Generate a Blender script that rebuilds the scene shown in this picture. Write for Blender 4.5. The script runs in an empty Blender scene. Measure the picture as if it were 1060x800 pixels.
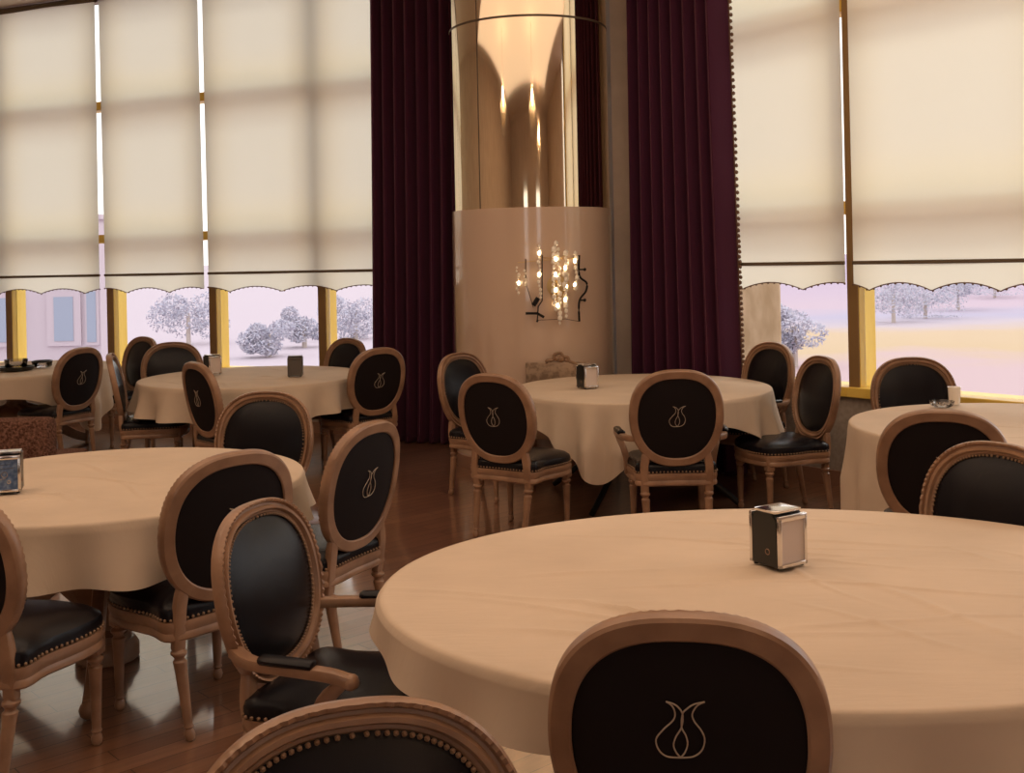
import bpy, bmesh, math, random
from mathutils import Vector, Matrix
random.seed(7)
PI = math.pi
sc = bpy.context.scene
COL = sc.collection

# ------------------------------------------------------------------ camera, world, sun, lights, exposure
F, ROLL, HC = 1150.0, 0.021, 1.66          # focal length in pixels of the 1060 px frame, roll, eye height
cam_d = bpy.data.cameras.new('camera'); cam = bpy.data.objects.new('camera', cam_d); COL.objects.link(cam)
cam_d.sensor_width = 36; cam_d.lens = F/1060*36; cam_d.shift_y = -130/1060
cam_d.clip_start = .05; cam_d.clip_end = 2000
cam.matrix_world = Matrix.Translation((0, 0, HC)) @ Matrix.Rotation(PI/2, 4, 'X') @ Matrix.Rotation(-ROLL, 4, 'Z')
sc.camera = cam

w = bpy.data.worlds.new('sky'); sc.world = w; w.use_nodes = True
nt = w.node_tree; bgn = nt.nodes['Background']
tc = nt.nodes.new('ShaderNodeTexCoord'); sp = nt.nodes.new('ShaderNodeSeparateXYZ'); rp = nt.nodes.new('ShaderNodeValToRGB')
nt.links.new(tc.outputs['Generated'], sp.inputs[0]); nt.links.new(sp.outputs['Z'], rp.inputs[0]); nt.links.new(rp.outputs[0], bgn.inputs[0])
rp.color_ramp.elements[0].color = (1.0, .95, .90, 1); rp.color_ramp.elements[1].color = (.90, .94, 1.0, 1)
bgn.inputs[1].default_value = 1.9

sun_d = bpy.data.lights.new('sun', 'SUN'); sun_d.energy = .6; sun_d.angle = math.radians(12); sun_d.color = (1, .93, .8)
sun = bpy.data.objects.new('sun', sun_d); COL.objects.link(sun)
sun.rotation_euler = Vector((.80, .42, .85)).to_track_quat('Z', 'Y').to_euler()

def area(name, loc, sx, sy, e, col):
    d = bpy.data.lights.new(name, 'AREA'); d.shape = 'RECTANGLE'; d.size = sx; d.size_y = sy; d.energy = e; d.color = col
    o = bpy.data.objects.new(name, d); COL.objects.link(o); o.location = loc; return o
area('ambient_fill', (-1.0, 3.6, 4.5), 9.5, 8.0, 225, (1, .75, .55))  # added broad warm fill for the room's ambient light, no fixture

sc.view_settings.view_transform = 'Standard'; sc.view_settings.look = 'None'
sc.view_settings.gamma = 1; sc.view_settings.use_curve_mapping = False; sc.view_settings.exposure = 0.0
sc.cycles.sample_clamp_indirect = 4.0
sc.cycles.max_bounces = 10; sc.cycles.transparent_max_bounces = 16

# ------------------------------------------------------------------ helpers
def ray(px, py):                            # a photo pixel -> direction with y = 1
    dx, dy = px-530, py-270
    return (dx-ROLL*dy)/F, -(dy+ROLL*dx)/F
def at(px, py, d):
    a, b = ray(px, py); return Vector((a*d, d, HC+b*d))
def on_z(px, py, z):
    a, b = ray(px, py); return at(px, py, (z-HC)/b)

def mat(name, base, rough=.5, metal=0., spec=.5, coat=0.):
    m = bpy.data.materials.new(name); m.use_nodes = True
    b = m.node_tree.nodes['Principled BSDF']
    b.inputs['Base Color'].default_value = (*base, 1); b.inputs['Roughness'].default_value = rough
    b.inputs['Metallic'].default_value = metal; b.inputs['Specular IOR Level'].default_value = spec
    b.inputs['Coat Weight'].default_value = coat
    return m
def N(m, t): return m.node_tree.nodes.new(t)
def L(m, a, b): m.node_tree.links.new(a, b)
def bsdf(m): return m.node_tree.nodes['Principled BSDF']
def noise_mix(m, c1, c2, scale=(1, 1, 1), ns=5., lo=.35, hi=.65, coord='Object', detail=5., rough_var=None):
    t = N(m, 'ShaderNodeTexCoord'); mp = N(m, 'ShaderNodeMapping'); mp.inputs['Scale'].default_value = scale
    n = N(m, 'ShaderNodeTexNoise'); n.inputs['Scale'].default_value = ns; n.inputs['Detail'].default_value = detail
    r = N(m, 'ShaderNodeValToRGB'); r.color_ramp.elements[0].position = lo; r.color_ramp.elements[1].position = hi
    r.color_ramp.elements[0].color = (*c1, 1); r.color_ramp.elements[1].color = (*c2, 1)
    L(m, t.outputs[coord], mp.inputs[0]); L(m, mp.outputs[0], n.inputs[0]); L(m, n.outputs[0], r.inputs[0])
    L(m, r.outputs[0], bsdf(m).inputs['Base Color'])
    return n, r, mp
def bump(m, src, strength=.3, dist=.01):
    b = N(m, 'ShaderNodeBump'); b.inputs['Strength'].default_value = strength; b.inputs['Distance'].default_value = dist
    L(m, src, b.inputs['Height']); L(m, b.outputs[0], bsdf(m).inputs['Normal']); return b

def link(name, bm_or_me, m, parent=None, smooth=True):
    if isinstance(bm_or_me, bmesh.types.BMesh):
        me = bpy.data.meshes.new(name); bmesh.ops.recalc_face_normals(bm_or_me, faces=bm_or_me.faces[:])
        bm_or_me.to_mesh(me); bm_or_me.free()
    else: me = bm_or_me
    me.materials.append(m)
    if smooth:
        me.polygons.foreach_set('use_smooth', [True]*len(me.polygons))
        try: me.set_sharp_from_angle(angle=math.radians(38))
        except Exception: pass
    o = bpy.data.objects.new(name, me); COL.objects.link(o)
    if parent: o.parent = parent
    return o
def tag(o, label, cat, group=None, kind=None):
    o['label'] = label; o['category'] = cat
    if group: o['group'] = group
    if kind: o['kind'] = kind
    return o
def thing(name, label, cat, loc=(0, 0, 0), rz=0., group=None):
    o = bpy.data.objects.new(name, None); COL.objects.link(o); o.empty_display_size = .1
    o.location = loc; o.rotation_euler = (0, 0, rz); return tag(o, label, cat, group)
def struct(o): o['kind'] = 'structure'; return o
def copy_tree(o, parent=None):
    c = o.copy(); COL.objects.link(c)
    if parent: c.parent = parent
    for ch in list(o.children): copy_tree(ch, c)
    return c

def box(bm, x0, x1, y0, y1, z0, z1, M=None, bev=0.):
    vs = [bm.verts.new((x, y, z)) for x in (x0, x1) for y in (y0, y1) for z in (z0, z1)]
    fs = [bm.faces.new([vs[i] for i in f]) for f in ((0, 1, 3, 2), (4, 6, 7, 5), (0, 4, 5, 1), (2, 3, 7, 6), (0, 2, 6, 4), (1, 5, 7, 3))]
    if bev > 0:
        es = list({e for f in fs for e in f.edges})
        r = bmesh.ops.bevel(bm, geom=es, offset=bev, segments=2, affect='EDGES', profile=.5)
        vs = list({v for f in r['faces'] for v in f.verts} | {v for v in vs if v.is_valid})
    if M is not None: bmesh.ops.transform(bm, matrix=M, verts=[v for v in vs if v.is_valid])
    return bm
def lathe(bm, prof, seg=20, M=None, flute=None):
    rings = []
    for (r, z) in prof:
        ring = []
        for k in range(seg):
            a = 2*PI*k/seg
            rr = r
            if flute and flute[0] < z < flute[1]: rr = r*(1-.10*(k % 2))
            p = Vector((rr*math.cos(a), rr*math.sin(a), z))
            ring.append(bm.verts.new(M @ p if M is not None else p))
        rings.append(ring)
    for a, b in zip(rings, rings[1:]):
        for k in range(seg): bm.faces.new((a[k], a[(k+1) % seg], b[(k+1) % seg], b[k]))
    bm.faces.new(rings[0][::-1]); bm.faces.new(rings[-1])
    return bm
def smooth_path(pts, n=6, closed=False):
    pts = [Vector(p) for p in pts]; out = []
    m = len(pts)
    rng = range(m) if closed else range(m-1)
    for i in rng:
        if closed: p0, p1, p2, p3 = pts[(i-1) % m], pts[i], pts[(i+1) % m], pts[(i+2) % m]
        else: p0, p1, p2, p3 = pts[max(i-1, 0)], pts[i], pts[i+1], pts[min(i+2, m-1)]
        for k in range(n):
            t = k/n
            out.append(.5*((2*p1)+(-p0+p2)*t+(2*p0-5*p1+4*p2-p3)*t*t+(-p0+3*p1-3*p2+p3)*t**3))
    if not closed: out.append(pts[-1])
    return out
def tube(bm, pts, r, seg=8, r2=None, up=Vector((0, 0, 1)), radii=None, square=False):
    """sweep an ellipse (r sideways, r2 along 'up') along pts"""
    r2 = r2 or r; rings = []; n = len(pts)
    for i, p in enumerate(pts):
        t = (pts[min(i+1, n-1)]-pts[max(i-1, 0)]).normalized()
        s = t.cross(up)
        if s.length < 1e-3: s = t.cross(Vector((1, 0, 0)))
        s.normalize(); u = s.cross(t).normalized()
        k = radii[i] if radii else 1.
        ring = []
        for j in range(seg):
            a = 2*PI*(j+.5)/seg; c, q = math.cos(a), math.sin(a)
            if square:
                e = .45; c = math.copysign(abs(c)**e, c); q = math.copysign(abs(q)**e, q)
            ring.append(bm.verts.new(p+s*(c*r*k)+u*(q*r2*k)))
        rings.append(ring)
    for a, b in zip(rings, rings[1:]):
        for j in range(seg): bm.faces.new((a[j], a[(j+1) % seg], b[(j+1) % seg], b[j]))
    bm.faces.new(rings[0][::-1]); bm.faces.new(rings[-1]); return bm
def ball(bm, p, r, sub=1, sc3=(1, 1, 1)):
    bmesh.ops.create_icosphere(bm, subdivisions=sub, radius=r, matrix=Matrix.Translation(p) @ Matrix.Diagonal((*sc3, 1)))
    return bm

# ------------------------------------------------------------------ materials
M = {}
M['wood'] = m = mat('antique_wood', (.3, .17, .1), .36)
noise_mix(m, (.19, .10, .056), (.40, .235, .14), (1, 1, 1), 9, .25, .8)
M['trim'] = mat('aged_gilt_beads', (.28, .17, .10), .42, .2)
M['leather'] = m = mat('black_leather', (.007, .006, .008), .27, 0, .22)
t = N(m, 'ShaderNodeTexVoronoi'); t.inputs['Scale'].default_value = 260; bump(m, t.outputs['Distance'], .12, .002)
M['leather_back'] = mat('black_back_cloth', (.010, .006, .006), .75, 0, .2)
M['emblem'] = mat('beige_embroidery', (.45, .36, .27), .5)
M['cloth'] = m = mat('beige_cloth', (.62, .46, .29), .82, 0, .25)
n, r, mp = noise_mix(m, (.55, .435, .325), (.63, .50, .375), (1, 1, 1), 3, .3, .7)
n2 = N(m, 'ShaderNodeTexNoise'); n2.inputs['Scale'].default_value = 14; n2.inputs['Detail'].default_value = 4
mp2 = N(m, 'ShaderNodeMapping'); mp2.inputs['Scale'].default_value = (1, 4.0, .4); mp2.inputs['Rotation'].default_value = (0, 0, .12)
t2 = N(m, 'ShaderNodeTexCoord'); L(m, t2.outputs['Object'], mp2.inputs[0]); L(m, mp2.outputs[0], n2.inputs[0]); bump(m, n2.outputs[0], .22, .008)
M['drum'] = mat('brown_table_skirt', (.16, .085, .045), .6)
M['iron'] = mat('black_iron', (.012, .011, .011), .45, .6)
M['chrome'] = mat('chrome', (.78, .76, .74), .16, 1.)
M['black_enamel'] = mat('black_enamel', (.012, .012, .010), .32)
M['paper'] = mat('napkin_paper', (.62, .52, .46), .8)
M['blue_card'] = m = mat('blue_card', (.06, .10, .19), .5)
noise_mix(m, (.05, .10, .22), (.20, .28, .42), (1, 1, 1), 60, .4, .7)
M['grey_metal'] = mat('dull_grey_metal', (.13, .115, .10), .42, .5)
M['wall'] = m = mat('beige_plaster', (.44, .35, .28), .75)
noise_mix(m, (.50, .40, .32), (.58, .47, .38), (1, 1, 1), 4)
M['low_wall'] = m = mat('greige_wall', (.34, .285, .235), .8)
noise_mix(m, (.30, .25, .205), (.38, .32, .265), (1, 1, 1), 30)
M['ceiling'] = mat('ceiling_paint', (.66, .56, .48), .8)
M['base'] = mat('brown_baseboard', (.27, .14, .085), .45)
M['yellow'] = m = mat('ochre_window_paint', (.66, .42, .07), .42)
noise_mix(m, (.76, .50, .07), (.86, .60, .12), (1, 1, .2), 6)
M['shaded_face'] = mat('shaded_mullion_face', (.24, .14, .05), .4)  # ochre paint in shade, the dark tone put into the colour
M['velvet'] = m = mat('purple_velvet', (.052, .012, .030), .85, 0, .1)
bsdf(m).inputs['Sheen Weight'].default_value = .5; bsdf(m).inputs['Sheen Tint'].default_value = (.5, .25, .32, 1)
M['fringe'] = mat('bronze_fringe', (.15, .08, .045), .6)
M['brass_mirror'] = mat('brass_mirror', (.88, .75, .55), .06, 1.)
M['column_low'] = mat('satin_column_cladding', (.60, .44, .33), .16, .0, .6, 1.); bsdf(M['column_low']).inputs['Coat Roughness'].default_value = .03
M['seam'] = mat('dark_seam', (.10, .07, .045), .5)
M['tan_wood'] = m = mat('pale_carved_wood', (.30, .205, .13), .6); noise_mix(m, (.20, .13, .08), (.36, .25, .165), (1, 1, 1), 22, .4, .6)
M['boucle'] = m = mat('brown_boucle', (.13, .062, .042), .95, 0, .1)
n, r, mp = noise_mix(m, (.075, .032, .02), (.26, .135, .095), (1, 1, 1), 75, .35, .7); bump(m, n.outputs[0], 1., .02)
# parquet floor
M['floor'] = m = mat('wood_parquet', (.2, .1, .06), .3, 0, .5, 1.); bsdf(m).inputs['Coat IOR'].default_value = 2.4; bsdf(m).inputs['Coat Roughness'].default_value = .09
t = N(m, 'ShaderNodeTexCoord'); mp = N(m, 'ShaderNodeMapping'); mp.inputs['Rotation'].default_value = (0, 0, -math.radians(42))
br = N(m, 'ShaderNodeTexBrick'); br.inputs['Scale'].default_value = 1; br.inputs['Brick Width'].default_value = .75; br.inputs['Row Height'].default_value = .095
br.inputs['Mortar Size'].default_value = .0022; br.inputs['Color1'].default_value = (.215, .10, .055, 1); br.inputs['Color2'].default_value = (.30, .15, .083, 1)
br.inputs['Mortar'].default_value = (.05, .022, .012, 1); br.offset = .37
n = N(m, 'ShaderNodeTexNoise'); n.inputs['Scale'].default_value = 3; n.inputs['Detail'].default_value = 6
mp3 = N(m, 'ShaderNodeMapping'); mp3.inputs['Scale'].default_value = (1.2, 14, 1); mx = N(m, 'ShaderNodeMix'); mx.data_type = 'RGBA'; mx.blend_type = 'MULTIPLY'
mx.inputs['Factor'].default_value = .55
L(m, t.outputs['Object'], mp.inputs[0]); L(m, mp.outputs[0], br.inputs[0]); L(m, mp.outputs[0], mp3.inputs[0]); L(m, mp3.outputs[0], n.inputs[0])
rr = N(m, 'ShaderNodeValToRGB'); rr.color_ramp.elements[0].position = .3; rr.color_ramp.elements[0].color = (.55, .5, .48, 1); rr.color_ramp.elements[1].position = .65
L(m, n.outputs[0], rr.inputs[0]); L(m, br.outputs['Color'], mx.inputs['A']); L(m, rr.outputs[0], mx.inputs['B']); L(m, mx.outputs['Result'], bsdf(m).inputs['Base Color'])
bump(m, br.outputs['Fac'], -.25, .004)
# roller blind: thin translucent weave
M['blind'] = m = bpy.data.materials.new('cream_blind_fabric'); m.use_nodes = True
nn = m.node_tree.nodes; nn.remove(nn['Principled BSDF']); out = nn['Material Output']
tr = N(m, 'ShaderNodeBsdfTranslucent'); df = N(m, 'ShaderNodeBsdfDiffuse'); ms = N(m, 'ShaderNodeMixShader')
tr.inputs[0].default_value = (.90, .86, .70, 1); df.inputs[0].default_value = (.80, .76, .66, 1); ms.inputs[0].default_value = .2
L(m, tr.outputs[0], ms.inputs[1]); L(m, df.outputs[0], ms.inputs[2]); L(m, ms.outputs[0], out.inputs[0])
M['blind_bar'] = mat('brown_hem_bar', (.12, .085, .05), .6)
# window glass: clear sheet with a Fresnel gloss
def glass(name, tint, ior=1.45, rough=0.):
    m = bpy.data.materials.new(name); m.use_nodes = True
    nn = m.node_tree.nodes; nn.remove(nn['Principled BSDF']); out = nn['Material Output']
    tp = N(m, 'ShaderNodeBsdfTransparent'); tp.inputs[0].default_value = (*tint, 1)
    gl = N(m, 'ShaderNodeBsdfGlossy'); gl.inputs['Roughness'].default_value = rough
    fr = N(m, 'ShaderNodeFresnel'); fr.inputs[0].default_value = ior; ms = N(m, 'ShaderNodeMixShader')
    L(m, fr.outputs[0], ms.inputs[0]); L(m, tp.outputs[0], ms.inputs[1]); L(m, gl.outputs[0], ms.inputs[2]); L(m, ms.outputs[0], out.inputs[0])
    return m
M['glass'] = glass('window_glass', (.97, .97, .97), 1.2)
M['crystal'] = glass('clear_crystal', (.88, .87, .86), 1.7, .02)
M['sparkle'] = mat('milky_crystal', (.92, .84, .72), .08, 0, 1., 1.)
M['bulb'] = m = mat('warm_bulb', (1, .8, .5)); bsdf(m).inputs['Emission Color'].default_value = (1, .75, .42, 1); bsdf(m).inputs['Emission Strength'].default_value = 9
M['gilt'] = mat('gilt_brass', (.62, .42, .18), .3, 1.)

# ------------------------------------------------------------------ the facade: two window walls that meet behind the column
class Plane:                                   # y = c + s*x ; t runs along the wall to the right, n points into the room
    def __init__(self, c, s):
        self.c, self.s = c, s; k = math.hypot(1, s); self.k = k
        self.dir = Vector((1/k, s/k, 0)); self.n = Vector((s/k, -1/k, 0)); self.o = Vector((0, c, 0))
    def t_px(self, px, py, off=0.):            # along-wall coordinate of a pixel on the plane moved off metres into the room
        a, b = ray(px, py); d = (self.c-off*self.k)/(1-self.s*a)
        return (Vector((a*d, d, 0))-self.o).dot(self.dir)
    def M(self):                               # local x along wall, y outwards, z up
        return Matrix((( self.dir.x, -self.n.x, 0, self.o.x), (self.dir.y, -self.n.y, 0, self.o.y), (0, 0, 1, 0), (0, 0, 0, 1)))
PL, PR = Plane(10.2, -.405), Plane(10.75, -1.213)
xi = (PR.c-PL.c)/(PL.s-PR.s)*1.0
xi = (PL.c-PR.c)/(PR.s-PL.s); yi = PL.c+PL.s*xi
tL1 = (Vector((xi, yi, 0))-PL.o).dot(PL.dir); tR0 = (Vector((xi, yi, 0))-PR.o).dot(PR.dir)
ZC, SILL, SILL_L, HEAD = 4.60, .72, .62, 4.58
tL0, tR1 = -7.6, 9.6
PLM, PRM = PL.M(), PR.M()
cL = PLM @ Vector((tL0, 0, 0)); cR = PRM @ Vector((tR1, 0, 0)); YB = -4.6

# floor and ceiling follow the room's plan
plan = [(cL.x, YB), (cR.x, YB), (cR.x, cR.y), (xi, yi), (cL.x, cL.y)]
def slab(name, z0, z1, m):
    bm = bmesh.new(); a = [bm.verts.new((x, y, z0)) for x, y in plan]; b = [bm.verts.new((x, y, z1)) for x, y in plan]
    bm.faces.new(a[::-1]); bm.faces.new(b)
    for k in range(len(plan)): bm.faces.new((a[k], a[(k+1) % 5], b[(k+1) % 5], b[k]))
    return struct(link(name, bm, m, smooth=False))
slab('floor', -.12, 0, M['floor']); slab('ceiling', ZC, ZC+.15, M['ceiling'])
def wall(name, MM, t0, t1, m, SILL):
    bm = bmesh.new(); box(bm, t0, t1, 0, .22, 0, SILL-.07, MM); box(bm, t0, t1, 0, .22, HEAD, ZC, MM)
    return struct(link(name, bm, m, smooth=False))
wall('wall_left', PLM, tL0, tL1, M['low_wall'], SILL_L); wall('wall_right', PRM, tR0, tR1, M['low_wall'], SILL)
bm = bmesh.new(); bx_ = [cL.x, -2.6, -1.2, 1.6, 3.0, cR.x]
for a_, b_ in zip(bx_[::2], bx_[1::2]): box(bm, a_, b_, YB-.2, YB, 0, ZC)
for a_, b_ in zip(bx_[1::2], bx_[2::2]): box(bm, a_, b_, YB-.2, YB, 0, .8); box(bm, a_, b_, YB-.2, YB, 3.1, ZC)
struct(link('wall_back', bm, M['wall'], smooth=False))
bm = bmesh.new(); box(bm, cL.x-.2, cL.x, YB, cL.y, 0, ZC); struct(link('wall_west', bm, M['wall'], smooth=False))
bm = bmesh.new(); box(bm, cR.x, cR.x+.2, YB, cR.y, 0, ZC); struct(link('wall_east', bm, M['wall'], smooth=False))
for nm, MM, a, b in (('baseboard_left', PLM, tL0, tL1), ('baseboard_right', PRM, tR0, tR1)):
    bm = bmesh.new(); box(bm, a, b, -.02, 0, 0, .11, MM); struct(link(nm, bm, M['base'], smooth=False))

# windows: one per bay, its mullion, two transoms, sill and panes
Z1, Z2 = 1.99, 3.43
GI = .06                                       # glass sits behind the inner face
wcount = [0]
def bay(MM, t0, t1, SILL):
    wcount[0] += 1
    bm = bmesh.new(); box(bm, t0-.045, t0+.045, 0, .20, SILL, HEAD, MM, .004)
    o = struct(link('window_%d' % wcount[0], bm, M['yellow'], smooth=False))
    bm = bmesh.new(); box(bm, t0-.044, t0+.040, -.008, .004, SILL, HEAD, MM); link('mullion_shade', bm, M['shaded_face'], o, False)  # thin dark strip paints the unlit inner face of the mullion
    for z in (Z1, Z2):
        bm = bmesh.new(); box(bm, t0+.045, t1-.045, .03, .20, z-.045, z+.045, MM); link('transom', bm, M['yellow'], o, False)
    bm = bmesh.new(); box(bm, t0-.045, t1-.045, -.05, .26, SILL-.07, SILL, MM, .006); link('sill', bm, M['yellow'], o, False)
    for a, b in ((SILL, Z1-.045), (Z1+.045, Z2-.045), (Z2+.045, HEAD)):
        bm = bmesh.new(); box(bm, t0+.045, t1-.045, GI, GI+.008, a, b, MM); link('pane', bm, M['glass'], o, False)
tl = [PL.t_px(x, 335) for x in (10, 115, 221, 334)]
step = (tl[3]-tl[0])/3
edges = [tl[0]-3*step, tl[0]-2*step, tl[0]-step]+tl+[tl[3]+step, tl[3]+2*step]
edges = [e for e in edges if tL0 < e < tL1-.2]+[tL1-.05]
for a, b in zip(edges, edges[1:]): bay(PLM, a, b, SILL_L)
tr_ = PR.t_px(884, 340); stepr = 1.55
edges = [tR0+.05]+[e for e in (tr_-2*stepr, tr_-stepr) if e > tR0+.2]+[tr_+k*stepr for k in range(5) if tr_+k*stepr < tR1]
for a, b in zip(edges[1:], edges[2:]): bay(PRM, a, b, SILL)
bm = bmesh.new(); box(bm, tR0, edges[1]-.05, .0, .22, SILL-.07, HEAD, PRM); struct(link('wall_added', bm, M['wall'], smooth=False))  # solid bay added behind the curtain to keep a streak off the mirror

for a_, b_ in ((-2.6, -1.2), (1.6, 3.0)):
    wcount[0] += 1; bm = bmesh.new()
    box(bm, a_, a_+.06, YB-.12, YB, .8, 3.1); box(bm, b_-.06, b_, YB-.12, YB, .8, 3.1); box(bm, a_, b_, YB-.12, YB, 1.95, 2.03); box(bm, a_, b_, YB-.12, YB, .8, .86); box(bm, a_, b_, YB-.12, YB, 3.04, 3.1)
    o = struct(link('window_%d' % wcount[0], bm, M['yellow'], smooth=False))
    bm = bmesh.new(); box(bm, a_+.06, b_-.06, YB-.07, YB-.062, .86, 3.04); link('pane', bm, M['glass'], o, False)

# roller blinds
def blind(P, MM, t0, t1, z1, label, ph, per):
    root = thing('roller_blind', label, 'blind', (0, 0, 0), 0, 'cream roller blinds')
    y = -.10; n = max(8, int((t1-t0)/.018)); bm = bmesh.new()
    root.matrix_world = MM @ Matrix.Translation((t0, y, 0)); wd = t1-t0
    def hem(t):
        s = ((t+ph)/per) % 1.0
        return 1.405+.055*abs(math.sin(PI*s))**.8
    # cloth: one thin sheet with a real bow
    zs = [None]+[1.62+(z1-1.62)*k/6 for k in range(7)]
    grid = []
    for i in range(n+1):
        t = wd*i/n; col = []
        for k, z in enumerate(zs):
            zz = hem(t) if k == 0 else z
            col.append(bm.verts.new((t, .006*math.sin(t*5+zz), zz)))
        grid.append(col)
    for a, b in zip(grid, grid[1:]):
        for k in range(len(zs)-1): bm.faces.new((a[k], b[k], b[k+1], a[k+1]))
    fab = link('blind_fabric', bm, M['blind'], root)
    bm = bmesh.new(); box(bm, .0, wd, -.012, .010, 1.585, 1.61, None, .004); link('hem_bar', bm, M['blind_bar'], root, False)
    bm = bmesh.new(); pts = [Vector((wd*i/n, -.004, hem(wd*i/n))) for i in range(n+1)]; tube(bm, pts, .004, 6)
    for i in range(0, n+1, 3): ball(bm, pts[i]-Vector((0, 0, .004)), .009, 1)
    link('braid_trim', bm, M['fringe'], root)
    bm = bmesh.new(); lathe(bm, [(.035, 0), (.035, wd)], 16, Matrix.Translation((0, .02, z1)) @ Matrix.Rotation(PI/2, 4, 'Y')); link('roller', bm, M['blind_bar'], root)
    return root
BO = .10
def tb(P, px): return P.t_px(px, 290, BO)
b1 = [-110, -6]
blind(PL, PLM, tb(PL, -118), tb(PL, 103.5), 4.555, 'cream roller blind at the far left window, cut off by the photo edge', .1, .62)
blind(PL, PLM, tb(PL, 108.5), tb(PL, 211), 4.555, 'narrow cream roller blind between the two bright slits of the left windows', .25, .55)
blind(PL, PLM, tb(PL, 215.5), tb(PL, 398), 4.555, 'wide cream roller blind running behind the left purple curtain', .35, .62)
blind(PR, PRM, tb(PR, 742), tb(PR, 874.5), 4.555, 'cream roller blind between the right purple curtain and the ochre mullion', .3, .55)
blind(PR, PRM, tb(PR, 883), tb(PR, 1200), 4.555, 'cream roller blind at the far right window, over the round-topped chair', .33, .46)

# ------------------------------------------------------------------ column, pilaster, curtains
cx, cy, cr = .17, 9.28, .655
col = thing('column', 'round column with brass mirror above and satin beige cladding below', 'column', (cx, cy, 0)); col['kind'] = 'thing'
ZJ = 2.075
bm = bmesh.new(); lathe(bm, [(cr+.008, 0), (cr+.008, ZJ)], 128); link('lower_cladding', bm, M['column_low'], col)
bm = bmesh.new(); lathe(bm, [(cr, ZJ), (cr, 3.56)], 128); link('mirror_panel', bm, M['brass_mirror'], col)
bm = bmesh.new(); lathe(bm, [(cr, 3.57), (cr, ZC)], 128); link('mirror_panel', bm, M['brass_mirror'], col)
bm = bmesh.new(); lathe(bm, [(cr+.001, 3.556), (cr+.003, 3.56), (cr+.003, 3.57), (cr+.001, 3.574)], 128); link('seam_ring', bm, M['seam'], col)
a0 = math.atan2(-1, 0)-.68
bm = bmesh.new(); box(bm, cr-.002, cr+.002, -.004, .004, ZJ, ZC, Matrix.Rotation(a0, 4, 'Z')); link('seam_strip', bm, M['seam'], col, False)
bm = bmesh.new(); lathe(bm, [(cr+.02, 0), (cr+.02, .1), (cr+.009, .11)], 96); link('column_base', bm, M['base'], col)
bm = bmesh.new(); box(bm, .865, 1.12, 9.36, 9.95, 0, ZC); struct(link('wall_pier', bm, M['wall'], smooth=False))

def curtain(P, MM, off, x0b, x1b, x0t, x1t, nf, label, seed, fringe_left, zb=.012):
    rnd = random.Random(seed)
    root = thing('velvet_curtain', label, 'curtain', (0, 0, 0), 0, 'purple velvet curtains')
    t0b, t1b = P.t_px(x0b, 440, off), P.t_px(x1b, 440, off); t0t, t1t = P.t_px(x0t, 0, off), P.t_px(x1t, 0, off)
    root.matrix_world = MM @ Matrix.Translation((t0b, -off, 0))
    n = nf*16; zs = [zb, .06, .3, .7, 1.1, 1.5, 1.9, 2.4, 2.9, 3.4, 3.9, 4.4]
    amps = [rnd.uniform(.055, .095) for _ in range(nf+1)]; wob = [rnd.uniform(-.3, .3) for _ in range(nf+1)]
    bm = bmesh.new(); rows = []
    for z in zs:
        f = z/4.4; row = []
        e = f**.6
        a, b = (t0b-t0b)*(1-e)+(t0t-t0b)*e, (t1b-t0b)*(1-e)+(t1t-t0b)*e
        for i in range(n+1):
            u = i/n; q = u*nf; k = int(min(q, nf-1)); w = q-k
            am = amps[k]*(1-w)+amps[k+1]*w; wo = wob[k]*(1-w)+wob[k+1]*w
            y = am*(math.cos(2*PI*q+wo)+.22*math.cos(4*PI*q+2*wo))+.012*math.cos(4*PI*q+3*wo+z*.3)
            row.append(bm.verts.new((a+(b-a)*(u+.010*math.sin(2*PI*q*1.0+z*.5)), y, z)))
        rows.append(row)
    for r0, r1 in zip(rows, rows[1:]):
        for i in range(n): bm.faces.new((r0[i], r0[i+1], r1[i+1], r1[i]))
    o = link('curtain_cloth', bm, M['velvet'], root)
    md = o.modifiers.new('thickness', 'SOLIDIFY'); md.thickness = .008
    bm = bmesh.new(); col_ = 0 if fringe_left else -1; sgn = -1 if fringe_left else 1
    pts = [r[col_] for r in rows]
    me = o.data; idx = [k*(n+1)+(0 if fringe_left else n) for k in range(len(zs))]
    pv = [me.vertices[i].co.copy() for i in idx]; path = smooth_path(pv[1:], 10)
    for p in path[::1]:
        ball(bm, p+Vector((sgn*.016, rnd.uniform(-.004, .004), 0)), .015, 1, (1, 1, 1.15))
    tube(bm, path, .006, 6); link('pompom_fringe', bm, M['fringe'], root)
    return root
curtain(PL, PLM, .30, 383, 478, 383, 478, 8, 'dark purple velvet curtain on the left of the column', 3, True)
curtain(PR, PRM, .26, 653, 763, 650, 741, 8, 'dark purple velvet curtain on the right of the column', 5, False)

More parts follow.
